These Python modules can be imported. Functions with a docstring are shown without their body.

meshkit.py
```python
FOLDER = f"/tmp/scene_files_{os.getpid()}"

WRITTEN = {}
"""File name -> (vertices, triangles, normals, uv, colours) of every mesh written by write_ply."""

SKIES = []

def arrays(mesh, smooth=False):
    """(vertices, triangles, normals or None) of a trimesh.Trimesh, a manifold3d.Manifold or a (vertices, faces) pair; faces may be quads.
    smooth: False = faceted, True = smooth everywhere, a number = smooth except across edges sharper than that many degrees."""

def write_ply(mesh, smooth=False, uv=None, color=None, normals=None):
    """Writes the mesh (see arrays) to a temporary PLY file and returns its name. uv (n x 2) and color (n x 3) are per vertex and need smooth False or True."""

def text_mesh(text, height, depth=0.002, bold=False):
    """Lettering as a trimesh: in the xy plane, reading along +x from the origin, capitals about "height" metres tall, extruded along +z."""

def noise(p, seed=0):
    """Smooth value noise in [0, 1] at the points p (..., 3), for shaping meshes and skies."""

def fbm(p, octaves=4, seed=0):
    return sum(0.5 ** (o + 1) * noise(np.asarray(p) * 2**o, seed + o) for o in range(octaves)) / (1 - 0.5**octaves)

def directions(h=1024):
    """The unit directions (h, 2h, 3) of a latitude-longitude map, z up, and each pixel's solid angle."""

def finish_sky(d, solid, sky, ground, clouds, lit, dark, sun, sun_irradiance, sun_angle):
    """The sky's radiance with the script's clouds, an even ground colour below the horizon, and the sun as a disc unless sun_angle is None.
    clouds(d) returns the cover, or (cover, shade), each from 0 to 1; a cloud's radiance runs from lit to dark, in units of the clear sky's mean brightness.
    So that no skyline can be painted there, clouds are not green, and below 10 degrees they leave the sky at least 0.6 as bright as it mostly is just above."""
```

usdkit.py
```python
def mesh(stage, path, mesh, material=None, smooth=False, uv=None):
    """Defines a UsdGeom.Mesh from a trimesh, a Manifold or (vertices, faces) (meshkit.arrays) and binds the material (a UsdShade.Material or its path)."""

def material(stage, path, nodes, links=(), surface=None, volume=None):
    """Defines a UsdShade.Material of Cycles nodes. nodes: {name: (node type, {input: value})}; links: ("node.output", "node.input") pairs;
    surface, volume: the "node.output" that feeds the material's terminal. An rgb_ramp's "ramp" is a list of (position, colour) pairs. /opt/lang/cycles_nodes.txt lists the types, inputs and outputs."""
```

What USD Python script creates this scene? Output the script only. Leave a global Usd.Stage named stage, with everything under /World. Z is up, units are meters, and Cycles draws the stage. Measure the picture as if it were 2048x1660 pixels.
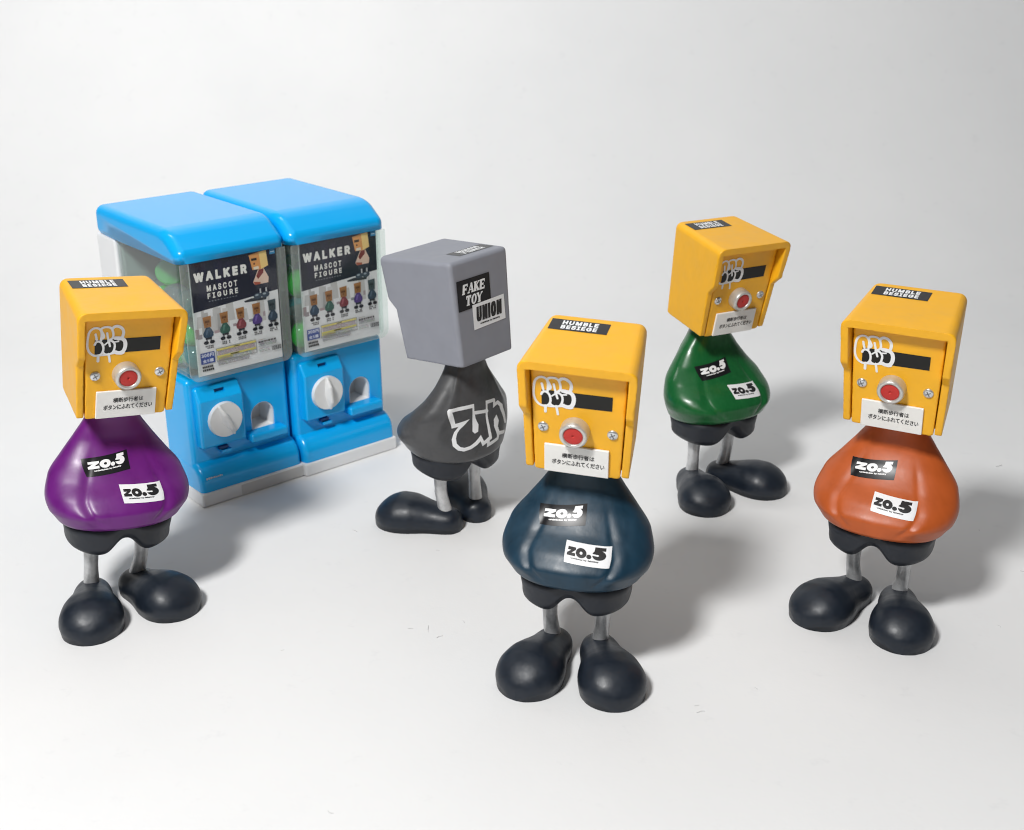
import math, random, glob
import numpy as np, trimesh, manifold3d as m3, usdkit, meshkit
from shapely import affinity, box as sbox, union_all
from shapely.geometry import Polygon, LineString, Point
from scipy.interpolate import PchipInterpolator
from pxr import Usd, UsdGeom, UsdLux, UsdShade, Gf, Sdf, Vt

stage = Usd.Stage.CreateInMemory()
UsdGeom.SetStageUpAxis(stage, 'Z'); UsdGeom.SetStageMetersPerUnit(stage, 1.0)
UsdGeom.Xform.Define(stage, '/World'); UsdGeom.Scope.Define(stage, '/World/Looks')
S = 0.001            # everything below is measured in millimetres

# ---------------------------------------------------------------- camera
cam = UsdGeom.Camera.Define(stage, '/World/camera')
cam.AddTranslateOp().Set(Gf.Vec3d(0, -162.9 * S, 141.83 * S))
cam.AddRotateXOp().Set(90 - math.degrees(0.3810))
cam.CreateHorizontalApertureAttr(36.0); cam.CreateVerticalApertureAttr(36.0 * 830 / 1024)
cam.CreateFocalLengthAttr(36.0 * 2455.7 / 2048)
cam.CreateClippingRangeAttr(Gf.Vec2f(0.005, 20))
cam.CreateFocusDistanceAttr(0.262); cam.CreateFStopAttr(40.0)
cam.CreateExposureAttr(0.09)

# ---------------------------------------------------------------- lights
def look(path_op, pos, target):
    p, t = Gf.Vec3d(*[v * S for v in pos]), Gf.Vec3d(*[v * S for v in target])
    m = Gf.Matrix4d().SetLookAt(p, t, Gf.Vec3d(0, 0, 1)).GetInverse()
    path_op.AddTransformOp().Set(m)
def rect_lamp(name, pos, target, w, h, power, col):
    l = UsdLux.RectLight.Define(stage, '/World/' + name)
    look(l, pos, target)
    l.CreateWidthAttr(w * S); l.CreateHeightAttr(h * S); l.CreateIntensityAttr(power)
    l.CreateColorAttr(Gf.Vec3f(*col)); l.CreateNormalizeAttr(False)
    return l
rect_lamp('lamp_key', (-166, -205, 420), (10, 90, 20), 74, 74, 150.0, (1, .995, .982))
rect_lamp('lamp_wall', (-190, 150, 400), (-160, 480, 350), 130, 130, 18.5, (1, .995, .985))
rect_lamp('lamp_overhead', (0, 100, 760), (0, 110, 0), 620, 520, 0.52, (.975, .99, 1))
dome = UsdLux.DomeLight.Define(stage, '/World/room_light')
usdkit.material(stage, '/World/Looks/room', {'b': ('background_shader', {'color': (.93, .96, 1.0), 'strength': .09})}, [], surface='b.background')
UsdShade.MaterialBindingAPI.Apply(dome.GetPrim()).Bind(UsdShade.Material.Get(stage, '/World/Looks/room'))

# ---------------------------------------------------------------- helpers
counts = {}
def numbered(parent, name):
    k = (parent, name); n = counts.get(k, 0); counts[k] = n + 1
    return f'{parent}/{name}' + (f'_{n:03d}' if n else '')
def tag(prim, label=None, cat=None, group=None, kind=None):
    for k, v in (('label', label), ('category', cat), ('group', group), ('kind', kind)):
        if v: prim.SetCustomDataByKey(k, v)
def thing(name, label, cat, loc=(0, 0, 0), rz=0.0, group=None):
    x = UsdGeom.Xform.Define(stage, numbered('/World', name))
    x.AddTranslateOp().Set(Gf.Vec3d(*[float(v) * S for v in loc])); x.AddRotateZOp().Set(math.degrees(rz))
    tag(x.GetPrim(), label, cat, group)
    return str(x.GetPath())
def part(parent, name, mesh, mat, smooth=30, label=None, col=None):
    v, f, n = meshkit.arrays(mesh, smooth if col is None else False)
    path = numbered(parent, name)
    m = usdkit.mesh(stage, path, (v * S, f), MAT[mat] if isinstance(mat, str) else mat)
    if n is not None:
        m.CreateNormalsAttr(Vt.Vec3fArray.FromNumpy(n.astype(np.float32))); m.SetNormalsInterpolation('vertex')
    if col is not None:
        UsdGeom.PrimvarsAPI(m).CreatePrimvar('col', Sdf.ValueTypeNames.Color3fArray, 'vertex').Set(Vt.Vec3fArray.FromNumpy(np.asarray(col, np.float32)))
    if label: tag(m.GetPrim(), label)
    return path
def lin(*rgb):
    return tuple(((c / 255) / 12.92 if c / 255 <= .04045 else ((c / 255 + .055) / 1.055) ** 2.4) for c in rgb)
def rx(a):
    c, s = math.cos(a), math.sin(a); return np.array([[1, 0, 0], [0, c, -s], [0, s, c]])
def ry(a):
    c, s = math.cos(a), math.sin(a); return np.array([[c, 0, s], [0, 1, 0], [-s, 0, c]])
def rot(a):
    c, s = math.cos(a), math.sin(a); return np.array([[c, -s, 0], [s, c, 0], [0, 0, 1]])
def tm(man):
    a = man.to_mesh(); return trimesh.Trimesh(np.array(a.vert_properties[:, :3], float), np.array(a.tri_verts), process=False)
def ball(p, r, seg=20):
    return m3.Manifold.sphere(r, seg).translate(list(map(float, p)))
def rbox(x0, x1, y0, y1, z0, z1, r, seg=16):
    return m3.Manifold.batch_hull([ball((x, y, z), r, seg) for x in (x0 + r, x1 - r) for y in (y0 + r, y1 - r) for z in (z0 + r, z1 - r)])
def cube(x0, x1, y0, y1, z0, z1):
    return m3.Manifold.cube([x1 - x0, y1 - y0, z1 - z0]).translate([x0, y0, z0])
def prism_x(poly_yz, x0, x1):
    c = m3.CrossSection([np.array(poly_yz, float)], m3.FillRule.NonZero)
    return c.extrude(x1 - x0).transform(np.array([[0, 0, 1, x0], [1, 0, 0, 0], [0, 1, 0, 0]], float))
def prism_y(poly_xz, y0, y1):
    c = m3.CrossSection([np.array(poly_xz, float)], m3.FillRule.NonZero)
    return c.extrude(y1 - y0).transform(np.array([[1, 0, 0, 0], [0, 0, -1, y1], [0, 1, 0, 0]], float))
def molded(man, step, it):
    """refine and soften, as cast vinyl softens its edges"""
    t = tm(man.refine_to_length(step)); t.merge_vertices()
    trimesh.smoothing.filter_taubin(t, lamb=.5, nu=.52, iterations=it)
    return t
def tube(pts, r, n=14, cap=True):
    pts = np.array(pts, float); rr = np.broadcast_to(r, len(pts)); V, F = [], []
    for i, p in enumerate(pts):
        d = pts[min(i + 1, len(pts) - 1)] - pts[max(i - 1, 0)]; d /= np.linalg.norm(d)
        a = np.cross(d, [0.31, .95, .05]); a /= np.linalg.norm(a); b = np.cross(d, a)
        for k in range(n):
            t = 2 * math.pi * k / n; V.append(p + rr[i] * (math.cos(t) * a + math.sin(t) * b))
    for i in range(len(pts) - 1):
        for k in range(n):
            q = (k + 1) % n; F += [(i * n + k, i * n + q, (i + 1) * n + q), (i * n + k, (i + 1) * n + q, (i + 1) * n + k)]
    if cap:
        V += [pts[0], pts[-1]]
        for k in range(n):
            q = (k + 1) % n; F += [(len(V) - 2, q, k), (len(V) - 1, (len(pts) - 1) * n + k, (len(pts) - 1) * n + q)]
    return trimesh.Trimesh(V, F, process=False)

# ---------------------------------------------------------------- lettering as flat shapes
FD = glob.glob('/opt/blender-*/*/datafiles/fonts/')[0]
def text_geo(txt, size=72, bold=0, font='Inter.woff2', gap=0):
    from PIL import Image, ImageDraw, ImageFont
    f = ImageFont.truetype(FD + font, size); shapes = []; xo = 0
    for run in (list(txt) if gap else [txt]):
        if run == ' ': xo += size * .3 + gap; continue
        x0, y0, x1, y1 = f.getbbox(run, anchor='ls', stroke_width=bold)
        im = Image.new('L', (int(x1 - x0 + 8), int(y1 - y0 + 8)))
        ImageDraw.Draw(im).text((4 - x0, 4 - y0), run, 255, f, anchor='ls', stroke_width=bold)
        on = np.pad(np.asarray(im) > 127, ((0, 0), (1, 1))).astype(np.int8)
        r, s = np.nonzero(np.diff(on, axis=1) == 1); e = np.nonzero(np.diff(on, axis=1) == -1)[1]
        g = union_all(sbox(s, -r - 1, e, -r)).buffer(.6).buffer(-.6).simplify(.55)
        shapes.append(affinity.translate(g, xo, -(y0 - 4) if True else 0)); xo += x1 - x0 + gap
    return union_all(shapes)
def fit(g, x0, y0, x1, y1):
    a, b, c, d = g.bounds
    return affinity.translate(affinity.scale(affinity.translate(g, -a, -b), (x1 - x0) / (c - a), (y1 - y0) / (d - b), origin=(0, 0)), x0, y0)
def tri(g):
    V, F, n = [], [], 0
    for p in getattr(g, 'geoms', [g]):
        if p.is_empty or p.geom_type != 'Polygon' or p.area < 1e-9: continue
        v, f = trimesh.creation.triangulate_polygon(p, engine='earcut')
        V.append(v); F.append(f + n); n += len(v)
    return np.vstack(V), np.vstack(F)
def dense(V, F, mx):
    t = trimesh.Trimesh(np.c_[V, 0 * V[:, 0]], F, process=False)
    v, f = trimesh.remesh.subdivide_to_size(t.vertices, t.faces, mx, max_iter=12)
    return v[:, :2], f
def strokes(lines, w, cap='flat', join='mitre'):
    return union_all([LineString(l).buffer(w / 2, cap_style=cap, join_style=join) for l in lines])

# ---------------------------------------------------------------- materials
MAT = {}
def mat(name, col, rough=.45, bump=0.0, bscale=900, var=0.0, vscale=260, stretch=(1, 1, 1), **kw):
    nodes = {'p': ('principled_bsdf', {'base_color': col, 'roughness': rough, **kw})}; links = []
    if bump or var:
        nodes['tc'] = ('texture_coordinate', {}); nodes['mp'] = ('mapping', {'scale': stretch}); links.append(('tc.object', 'mp.vector'))
    if var:
        nodes['nv'] = ('noise_texture', {'scale': vscale, 'detail': 5, 'roughness': .6}); links.append(('mp.vector', 'nv.vector'))
        nodes['rv'] = ('rgb_ramp', {'ramp': [(.28, tuple(c * (1 - var) for c in col)), (.72, tuple(min(1, c * (1 + var)) for c in col))]})
        nodes['rr'] = ('map_range', {'from_min': .3, 'from_max': .7, 'to_min': rough - .07, 'to_max': rough + .09})
        links += [('nv.fac', 'rv.fac'), ('rv.color', 'p.base_color'), ('nv.fac', 'rr.value'), ('rr.result', 'p.roughness')]
    if bump:
        nodes['nb'] = ('noise_texture', {'scale': bscale, 'detail': 4}); nodes['bp'] = ('bump', {'strength': 1.0, 'distance': bump * S})
        links += [('mp.vector', 'nb.vector'), ('nb.fac', 'bp.height'), ('bp.normal', 'p.normal')]
    MAT[name] = usdkit.material(stage, '/World/Looks/' + name, nodes, links, surface='p.BSDF')
    return MAT[name]
mat('yellow_paint', (.85, .425, .009), .42, bump=.09, bscale=420, var=.05, vscale=160)
mat('grey_paint', (.24, .25, .288), .55, bump=.05, bscale=420, var=.05)
mat('navy_vinyl', (.005, .030, .056), .41, bump=.05, bscale=500, var=.25, vscale=300, stretch=(1, 1, .18))
mat('purple_vinyl', (.125, .008, .165), .37, bump=.03, bscale=500, var=.10, vscale=240, stretch=(1, 1, .25))
mat('green_vinyl', (.006, .100, .024), .25, bump=.03, bscale=400, var=.10, vscale=240, stretch=(1, 1, .25))
mat('orange_vinyl', (.44, .085, .013), .41, bump=.04, bscale=500, var=.10, vscale=240, stretch=(1, 1, .25))
mat('charcoal_vinyl', (.062, .063, .066), .34, bump=.03, bscale=400, var=.08)
mat('shoe_vinyl', (.0085, .0135, .0225), .42, bump=.04, bscale=700, var=.15, vscale=400)
mat('shorts_vinyl', (.010, .013, .020), .5, bump=.04, bscale=700, var=.15, vscale=400)
mat('silver_paint', (.56, .565, .57), .36, bump=.05, bscale=500, var=.18, vscale=420, metallic=.35)
mat('button_silver', (.60, .59, .56), .34, bump=.03, bscale=500, metallic=.55, var=.06)
mat('screw_silver', (.66, .68, .70), .25, metallic=.8)
mat('screw_slot', (.12, .12, .125), .5)
mat('button_red', (.50, .022, .016), .45, bump=.04, bscale=700, var=.06)
mat('sticker_black', (.009, .009, .011), .32, specular_ior_level=.32)
mat('sticker_white', (.80, .81, .83), .34)
mat('print_white', (.80, .81, .82), .4)
mat('print_black', (.010, .010, .012), .4)
mat('plate_white', (.80, .79, .76), .4, var=.03)
mat('bar_black', (.010, .010, .009), .42, specular_ior_level=.3)
mat('blue_plastic', (.002, .39, .84), .22, bump=.012, bscale=300, specular_ior_level=.5)
mat('white_plastic', (.78, .79, .80), .35)
mat('dial_white', (.74, .75, .75), .38)
mat('tape', (.60, .60, .59), .3)
mat('recess_dark', (.003, .06, .2), .5)
def poster_mat():
    MAT['poster'] = usdkit.material(stage, '/World/Looks/poster', {'a': ('attribute', {'attribute': 'col'}), 'p': ('principled_bsdf', {'roughness': .4, 'specular_ior_level': .2})}, [('a.color', 'p.base_color')], surface='p.BSDF')
poster_mat()
def clear(name, tint, milk, milkcol, ior=1.45):
    MAT[name] = usdkit.material(stage, '/World/Looks/' + name, {
        't': ('transparent_bsdf', {'color': tint}), 'g': ('glossy_bsdf', {'color': (1, 1, 1), 'roughness': .06}), 'lw': ('layer_weight', {'blend': .5}), 'pw': ('math', {'math_type': 'power', 'value2': 4.0}), 'f': ('map_range', {'from_min': 0.0, 'from_max': 1.0, 'to_min': .022, 'to_max': .8}),
        'm': ('mix_closure', {}), 'd': ('diffuse_bsdf', {'color': milkcol}), 'm2': ('mix_closure', {'fac': milk})},
        [('t.BSDF', 'm2.closure1'), ('d.BSDF', 'm2.closure2'), ('lw.facing', 'pw.value1'), ('pw.value', 'f.value'), ('f.result', 'm.fac'), ('m2.closure', 'm.closure1'), ('g.BSDF', 'm.closure2')], surface='m.closure')
clear('clear_plastic', (.90, .945, .93), .02, (.65, .70, .68))
clear('clear_cover', (.985, .992, .99), .006, (.8, .84, .82))
clear('clear_rim', (.93, .97, .955), .11, (.78, .84, .81))
clear('green_capsule', (.16, .80, .22), .75, (.03, .60, .05))
clear('teal_capsule', (.2, .72, .80), .45, (.02, .36, .42))
clear('clear_capsule', (.92, .97, .98), .10, (.8, .85, .85))

# ---------------------------------------------------------------- the setting: white paper sweep
def make_backdrop():
    prof = [(-420, 0)] + [(y, 0) for y in np.linspace(-300, 270, 13)]
    R, y0 = 190.0, 270.0
    prof += [(y0 + R * math.sin(a), R - R * math.cos(a)) for a in np.linspace(0, math.pi / 2, 25)[1:]]
    prof += [(y0 + R, z) for z in (260, 340, 440, 560, 700, 850)]
    xs = np.linspace(-620, 620, 32); V, F = [], []
    rng = np.random.default_rng(4)
    P = np.array(prof)
    for (y, z) in P:
        for xx in xs: V.append((xx, y, z))
    V = np.array(V)
    n = len(xs)
    for i in range(len(P) - 1):
        for k in range(n - 1):
            a = i * n + k; F += [(a, a + 1, a + n + 1), (a, a + n + 1, a + n)]
    nodes = {'p': ('principled_bsdf', {'roughness': .72, 'specular_ior_level': .25}), 'tc': ('texture_coordinate', {}),
             'n1': ('noise_texture', {'scale': 900, 'detail': 6, 'roughness': .7}), 'b': ('bump', {'strength': .8, 'distance': .00004}),
             'n2': ('noise_texture', {'scale': 9, 'detail': 5, 'roughness': .6}), 'n3': ('noise_texture', {'scale': 150, 'detail': 6, 'roughness': .72}),
             'r2': ('rgb_ramp', {'ramp': [(.3, (.745, .75, .755)), (.7, (.80, .80, .80))]}),
             'r3': ('rgb_ramp', {'ramp': [(.60, (1, 1, 1)), (.74, (.945, .945, .95))]}), 'mx': ('mix', {'mix_type': 'multiply', 'fac': 1.0})}
    m = usdkit.material(stage, '/World/Looks/paper', nodes, [('tc.object', 'n1.vector'), ('tc.object', 'n2.vector'), ('tc.object', 'n3.vector'), ('n1.fac', 'b.height'), ('b.normal', 'p.normal'),
        ('n2.fac', 'r2.fac'), ('n3.fac', 'r3.fac'), ('r2.color', 'mx.color1'), ('r3.color', 'mx.color2'), ('mx.color', 'p.base_color')], surface='p.BSDF')
    usdkit.mesh(stage, '/World/backdrop', (V * S, np.array(F)), m, smooth=True)
    tag(stage.GetPrimAtPath('/World/backdrop'), 'white paper sweep that everything stands on, curving up behind', 'backdrop', kind='structure')
make_backdrop()

# ---------------------------------------------------------------- toy figures (local frame: face towards -y)
AX = -6.0
KN = np.array([0, .06, .16, .28, .42, .58, .75, .9, 1.0])
PA = PchipInterpolator(KN, [12.3, 13.0, 13.85, 14.4, 13.75, 11.0, 8.0, 5.6, 4.8])
PD = PchipInterpolator(KN, [10.2, 11.0, 11.1, 9.6, 7.0, 5.4, 4.2, 3.8, 3.8])
PS = PchipInterpolator(KN, [-1.8, -2.2, -2.2, -1.6, .1, 1.7, 2.3, 2.3, 2.0])
PC = PchipInterpolator([0, .06, .15, .3, .5, .75, 1], np.radians([21, 25, 34, 47, 50, 47, 42]))
Z1 = 46.0
def hemz(t): return 21.5 + .84 * np.cos(t)
def bumps(t, u):
    """sleeves, the crease in front of each sleeve and the ridge down its back"""
    at = np.abs((t + np.pi) % (2 * np.pi) - np.pi); deg = np.degrees(at); d = deg - np.degrees(PC(u))
    fade = np.clip((u - .035) / .12, 0, 1) * np.clip((.98 - u) / .25, 0, 1)
    low = np.exp(-((u - .2) / .16) ** 2)
    side = np.exp(-((deg - 74) / 30) ** 2)
    r = fade * (.15 + .55 * low) * side
    r = r + fade * .50 * np.exp(-((deg - 41) / 13) ** 2) * np.exp(-((u - .14) / .08) ** 2)
    r = r - fade * .38 * np.exp(-(d / 3.4) ** 2) * np.clip((u - .02) / .1, 0, 1) * np.clip((.62 - u) / .3, 0, 1)
    sm = np.clip(d / 9, 0, 1); r = r + fade * .30 * sm * sm * (3 - 2 * sm) * np.clip((70 - d) / 25, 0, 1) * np.clip((.72 - u) / .3, 0, 1)
    r = r - fade * .22 * np.exp(-((deg - 96) / 14) ** 2) * np.clip((u - .2) / .2, 0, 1)
    r = r + fade * .62 * np.exp(-((deg - 120) / 6.5) ** 2) * np.clip((u - .2) / .3, 0, 1)
    return r
def torso_r(t, u):
    a, d = PA(u), PD(u); s, c = np.sin(t), np.cos(t); n = 2.12
    r = (np.abs(s / a) ** n + np.abs(c / d) ** n) ** (-1 / n) + bumps(t, u)
    roll = np.clip(1 - u / .05, 0, 1)
    return r - .85 * (1 - np.sqrt(np.clip(1 - roll ** 2, 0, 1)))
def torso_p(t, z, off=0.0):
    t, z = np.asarray(t, float), np.asarray(z, float)
    u = np.clip((z - hemz(t)) / (Z1 - hemz(t)), 0, 1); r = torso_r(t, u) + off
    return np.stack([r * np.sin(t), AX + PS(u) - r * np.cos(t), z + off * .4], -1)
def torso_mesh():
    nt, us = 220, np.concatenate([np.linspace(0, .07, 14)[:-1], np.linspace(.07, 1, 94)])
    t = np.linspace(0, 2 * np.pi, nt, endpoint=False); V, F = [], []
    for u in us: V.append(torso_p(t, hemz(t) + (Z1 - hemz(t)) * u))
    c0 = np.array([0, AX + float(PS(0)), 0]); V.append(c0 + (V[0] - c0) * [.8, .8, 1] + [0, 0, .15])
    V = np.vstack(V); L = len(us)
    for i in range(L - 1):
        for k in range(nt):
            q = (k + 1) % nt; F += [(i * nt + k, i * nt + q, (i + 1) * nt + q), (i * nt + k, (i + 1) * nt + q, (i + 1) * nt + k)]
    for k in range(nt):
        q = (k + 1) % nt; F += [(L * nt + k, L * nt + q, q), (L * nt + k, q, k)]
    V = np.vstack([V, [[0, AX + float(PS(1)), Z1]]])
    for k in range(nt): F.append(((L - 1) * nt + k, (L - 1) * nt + (k + 1) % nt, len(V) - 1))
    return trimesh.Trimesh(V, F, process=False)
def shorts_mesh():
    nt, nr = 120, 26; t = np.linspace(0, 2 * np.pi, nt, endpoint=False); V, F = [], []
    s, c = np.sin(t), np.cos(t); n = 2.6
    def plan(k):
        f, b, a = 9.9 * k, 7.9 * k, 11.05 * k
        return (np.abs(s / a) ** n + np.abs(c / np.where(c > 0, f, b)) ** n) ** (-1 / n)
    def zb(x, rho): return 14.8 + 3.8 * np.exp(-(np.abs(x) / 3.0) ** 2.4) + 2.3 * np.clip((rho - .58) / .42, 0, 1) ** 2.6
    rr = plan(.985); rim = np.minimum(zb(rr * s, 1.0), 21.3)
    for f_ in (0, .25, .5, .75, .92):
        r = plan(1.0 - .012 * f_); V.append(np.stack([r * s, AX - .9 - r * c, 23.3 - f_ * (23.3 - rim)], -1))
    for rho in np.linspace(1, 0.02, nr):
        r = rr * rho; xx = r * s; V.append(np.stack([xx, AX - .9 - r * c, np.minimum(zb(xx, rho), 21.3)], -1))
    L = len(V); V = np.vstack(V)
    for i in range(L - 1):
        for k in range(nt):
            q = (k + 1) % nt; F += [(i * nt + k, (i + 1) * nt + q, i * nt + q), (i * nt + k, (i + 1) * nt + k, (i + 1) * nt + q)]
    V = np.vstack([V, [[0, AX - .9, 23.3]], [[0, AX - .9, float(zb(0, 0))]]])
    for k in range(nt):
        q = (k + 1) % nt; F += [(k, q, len(V) - 2), ((L - 1) * nt + q, (L - 1) * nt + k, len(V) - 1)]
    m = trimesh.Trimesh(V, F, process=False); trimesh.smoothing.filter_taubin(m, lamb=.5, nu=.52, iterations=14); return m
def shoe_mesh():
    sx = np.array([-3.9, -3.5, -2.4, -.5, 2, 4, 6, 8, 10, 12, 14, 16, 17.6, 18.5, 18.81]); 
    w = PchipInterpolator([-4.1, -3.95, -3.5, -2.4, 0, 2.4, 4.5, 6.5, 9, 12, 14.5, 16.6, 18.0, 18.6, 18.81], [.05, 1.1, 2.1, 3.35, 4.15, 4.5, 5.0, 5.7, 6.5, 6.85, 6.35, 5.0, 3.1, 1.65, .05])
    h = PchipInterpolator([-4.1, -3.5, -2.2, 0, 2.2, 4.5, 7, 9.5, 12, 14.5, 16.6, 18.0, 18.6, 18.81], [2.2, 4.0, 5.1, 5.6, 6.0, 6.6, 7.3, 7.75, 7.7, 6.9, 5.5, 3.9, 2.8, 1.8])
    q = (1 - np.cos(np.linspace(0, np.pi, 61))) / 2; ss = -4.1 + q * 22.91
    na = 40; al = np.linspace(0, np.pi, na); V, F = [], []
    for s in ss:
        ww, hh = float(w(s)), float(h(s)); base = min(1.9, hh * .4)
        ca, sa = np.cos(al), np.sin(al)
        xx = ww * np.sign(ca) * np.abs(ca) ** .92; zz = base + (hh - base) * sa ** .92
        col = [(-xx[0] * -.955, 0.0)] + list(zip(xx, zz)) + [(-.955 * xx[0], 0.0)]
        V += [(a, -s, b) for a, b in col]
    n = na + 2
    for i in range(len(ss) - 1):
        for k in range(n):
            p = (k + 1) % n; F += [(i * n + k, i * n + p, (i + 1) * n + p), (i * n + k, (i + 1) * n + p, (i + 1) * n + k)]
    for k in range(1, n - 1): F += [(0, k + 1, k), ((len(ss) - 1) * n, (len(ss) - 1) * n + k, (len(ss) - 1) * n + k + 1)]
    m = trimesh.Trimesh(V, F, process=False); m.merge_vertices(digits_vertex=2); m.fix_normals(); return m
# head
FT, NU, NL, FB, BB, BT = (-19.95, 69.77), (-17.9, 59.85), (-15.5, 57.7), (-13.06, 45.8), (4.2, 47.5), (1.82, 72.0)
WC = np.linalg.lstsq(np.array([[1, *p] for p in (FT, FB, BT, BB)]), np.array([11.0, 10.08, 9.62, 8.52]), rcond=None)[0]
def half(y, z): return WC[0] + WC[1] * y + WC[2] * z
PAN = lambda z: -12.9 - .2 * (z - 45.8)
def widen(m, base):
    """scale x so that a prism of half width `base` takes the head's taper"""
    def f(v):
        v = np.array(v); v[:, 0] *= half(v[:, 1], v[:, 2]) / base; return v
    return m.warp_batch(f)
def head_meshes():
    cor = [(-23.5, 69.41), (-17.5, 42), (4.75, 42), (BT[0], BT[1])]
    def hullof(r): return m3.Manifold.batch_hull([ball((sx * (10 - r), y + (r if y < 0 else -r), z + (-r if z > 50 else r)), r, 24) for sx in (-1, 1) for y, z in cor])
    hull = hullof(1.8)
    prof = prism_x([FT, NU, NL, FB, BB, (BT[0] + 3, BT[1] + .3), (BT[0], BT[1] + .3), (FT[0], FT[1] + .3)][::-1], -30, 30)
    if prof.volume() < 1: prof = prism_x([FT, NU, NL, FB, BB, (BT[0] + 3, BT[1] + .3), (BT[0], BT[1] + .3), (FT[0], FT[1] + .3)], -30, 30)
    solid = hull ^ prof
    ceil = lambda y: 68.0 + (y + 19.1) * .10
    cavp = [(PAN(40) + 2.6, 40), (-40, 40), (-40, ceil(-40)), (PAN(68.3) + 2.6, ceil(PAN(68.3) + 2.6))]
    cav = prism_x(cavp, -8.55, 8.55)
    if cav.volume() < 1: cav = prism_x(cavp[::-1], -8.55, 8.55)
    shell = widen((solid.refine_to_length(3) - cav).refine_to_length(3), 10.0)
    panp = [(PAN(45.4), 45.4), (PAN(45.4) + 2.3, 45.6), (PAN(68.2) + 2.3, ceil(PAN(68.2) + 2.3) - .1), (PAN(68.0), ceil(PAN(68.0)) - .1)]
    pan = prism_x(panp, -8.27, 8.27)
    if pan.volume() < 1: pan = prism_x(panp[::-1], -8.27, 8.27)
    pan = widen(pan.refine_to_length(3), 10.0)
    solid2 = hullof(1.05) ^ prof
    grey = widen(solid2.refine_to_length(3), 10.0)
    return molded(shell, .45, 7), molded(pan, .5, 5), molded(grey, .45, 7)
SHELL, PANEL, SOLID = head_meshes()
TORSO, SHORTS, SHOE = torso_mesh(), shorts_mesh(), shoe_mesh()
PN = np.array([0, -1, -.2]); PN /= np.linalg.norm(PN); PU = np.array([0, -.2, 1.0]); PU /= np.linalg.norm(PU)
def on_panel(xz, off):
    xz = np.asarray(xz, float); return np.stack([xz[:, 0], PAN(xz[:, 1]), xz[:, 1]], -1) + PN * off
def plate(x0, x1, z0, z1, t0, t1, r=.15):
    m = rbox(x0, x1, z0, z1, t0, t1, r, 10); t = tm(m); v = t.vertices
    p = on_panel(v[:, :2], 0) + v[:, 2:3] * PN; return trimesh.Trimesh(p, t.faces, process=False)
def lathe_on(cx, cz, prof, n=40):
    """revolve (radius, height) about the panel's normal through panel point (cx, cz)"""
    c = on_panel([(cx, cz)], 0)[0]; V, F = [], []
    for r, h in prof:
        for k in range(n):
            a = 2 * math.pi * k / n; V.append(c + r * math.cos(a) * np.array([1, 0, 0]) + r * math.sin(a) * PU + h * PN)
    L = len(prof)
    for i in range(L - 1):
        for k in range(n):
            q = (k + 1) % n; F += [(i * n + k, i * n + q, (i + 1) * n + q), (i * n + k, (i + 1) * n + q, (i + 1) * n + k)]
    return trimesh.Trimesh(V, F, process=False)
def flat(g, fn, mx=None):
    V, F = tri(g)
    if mx: V, F = dense(V, F, mx)
    return trimesh.Trimesh(fn(V), F, process=False)
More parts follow.
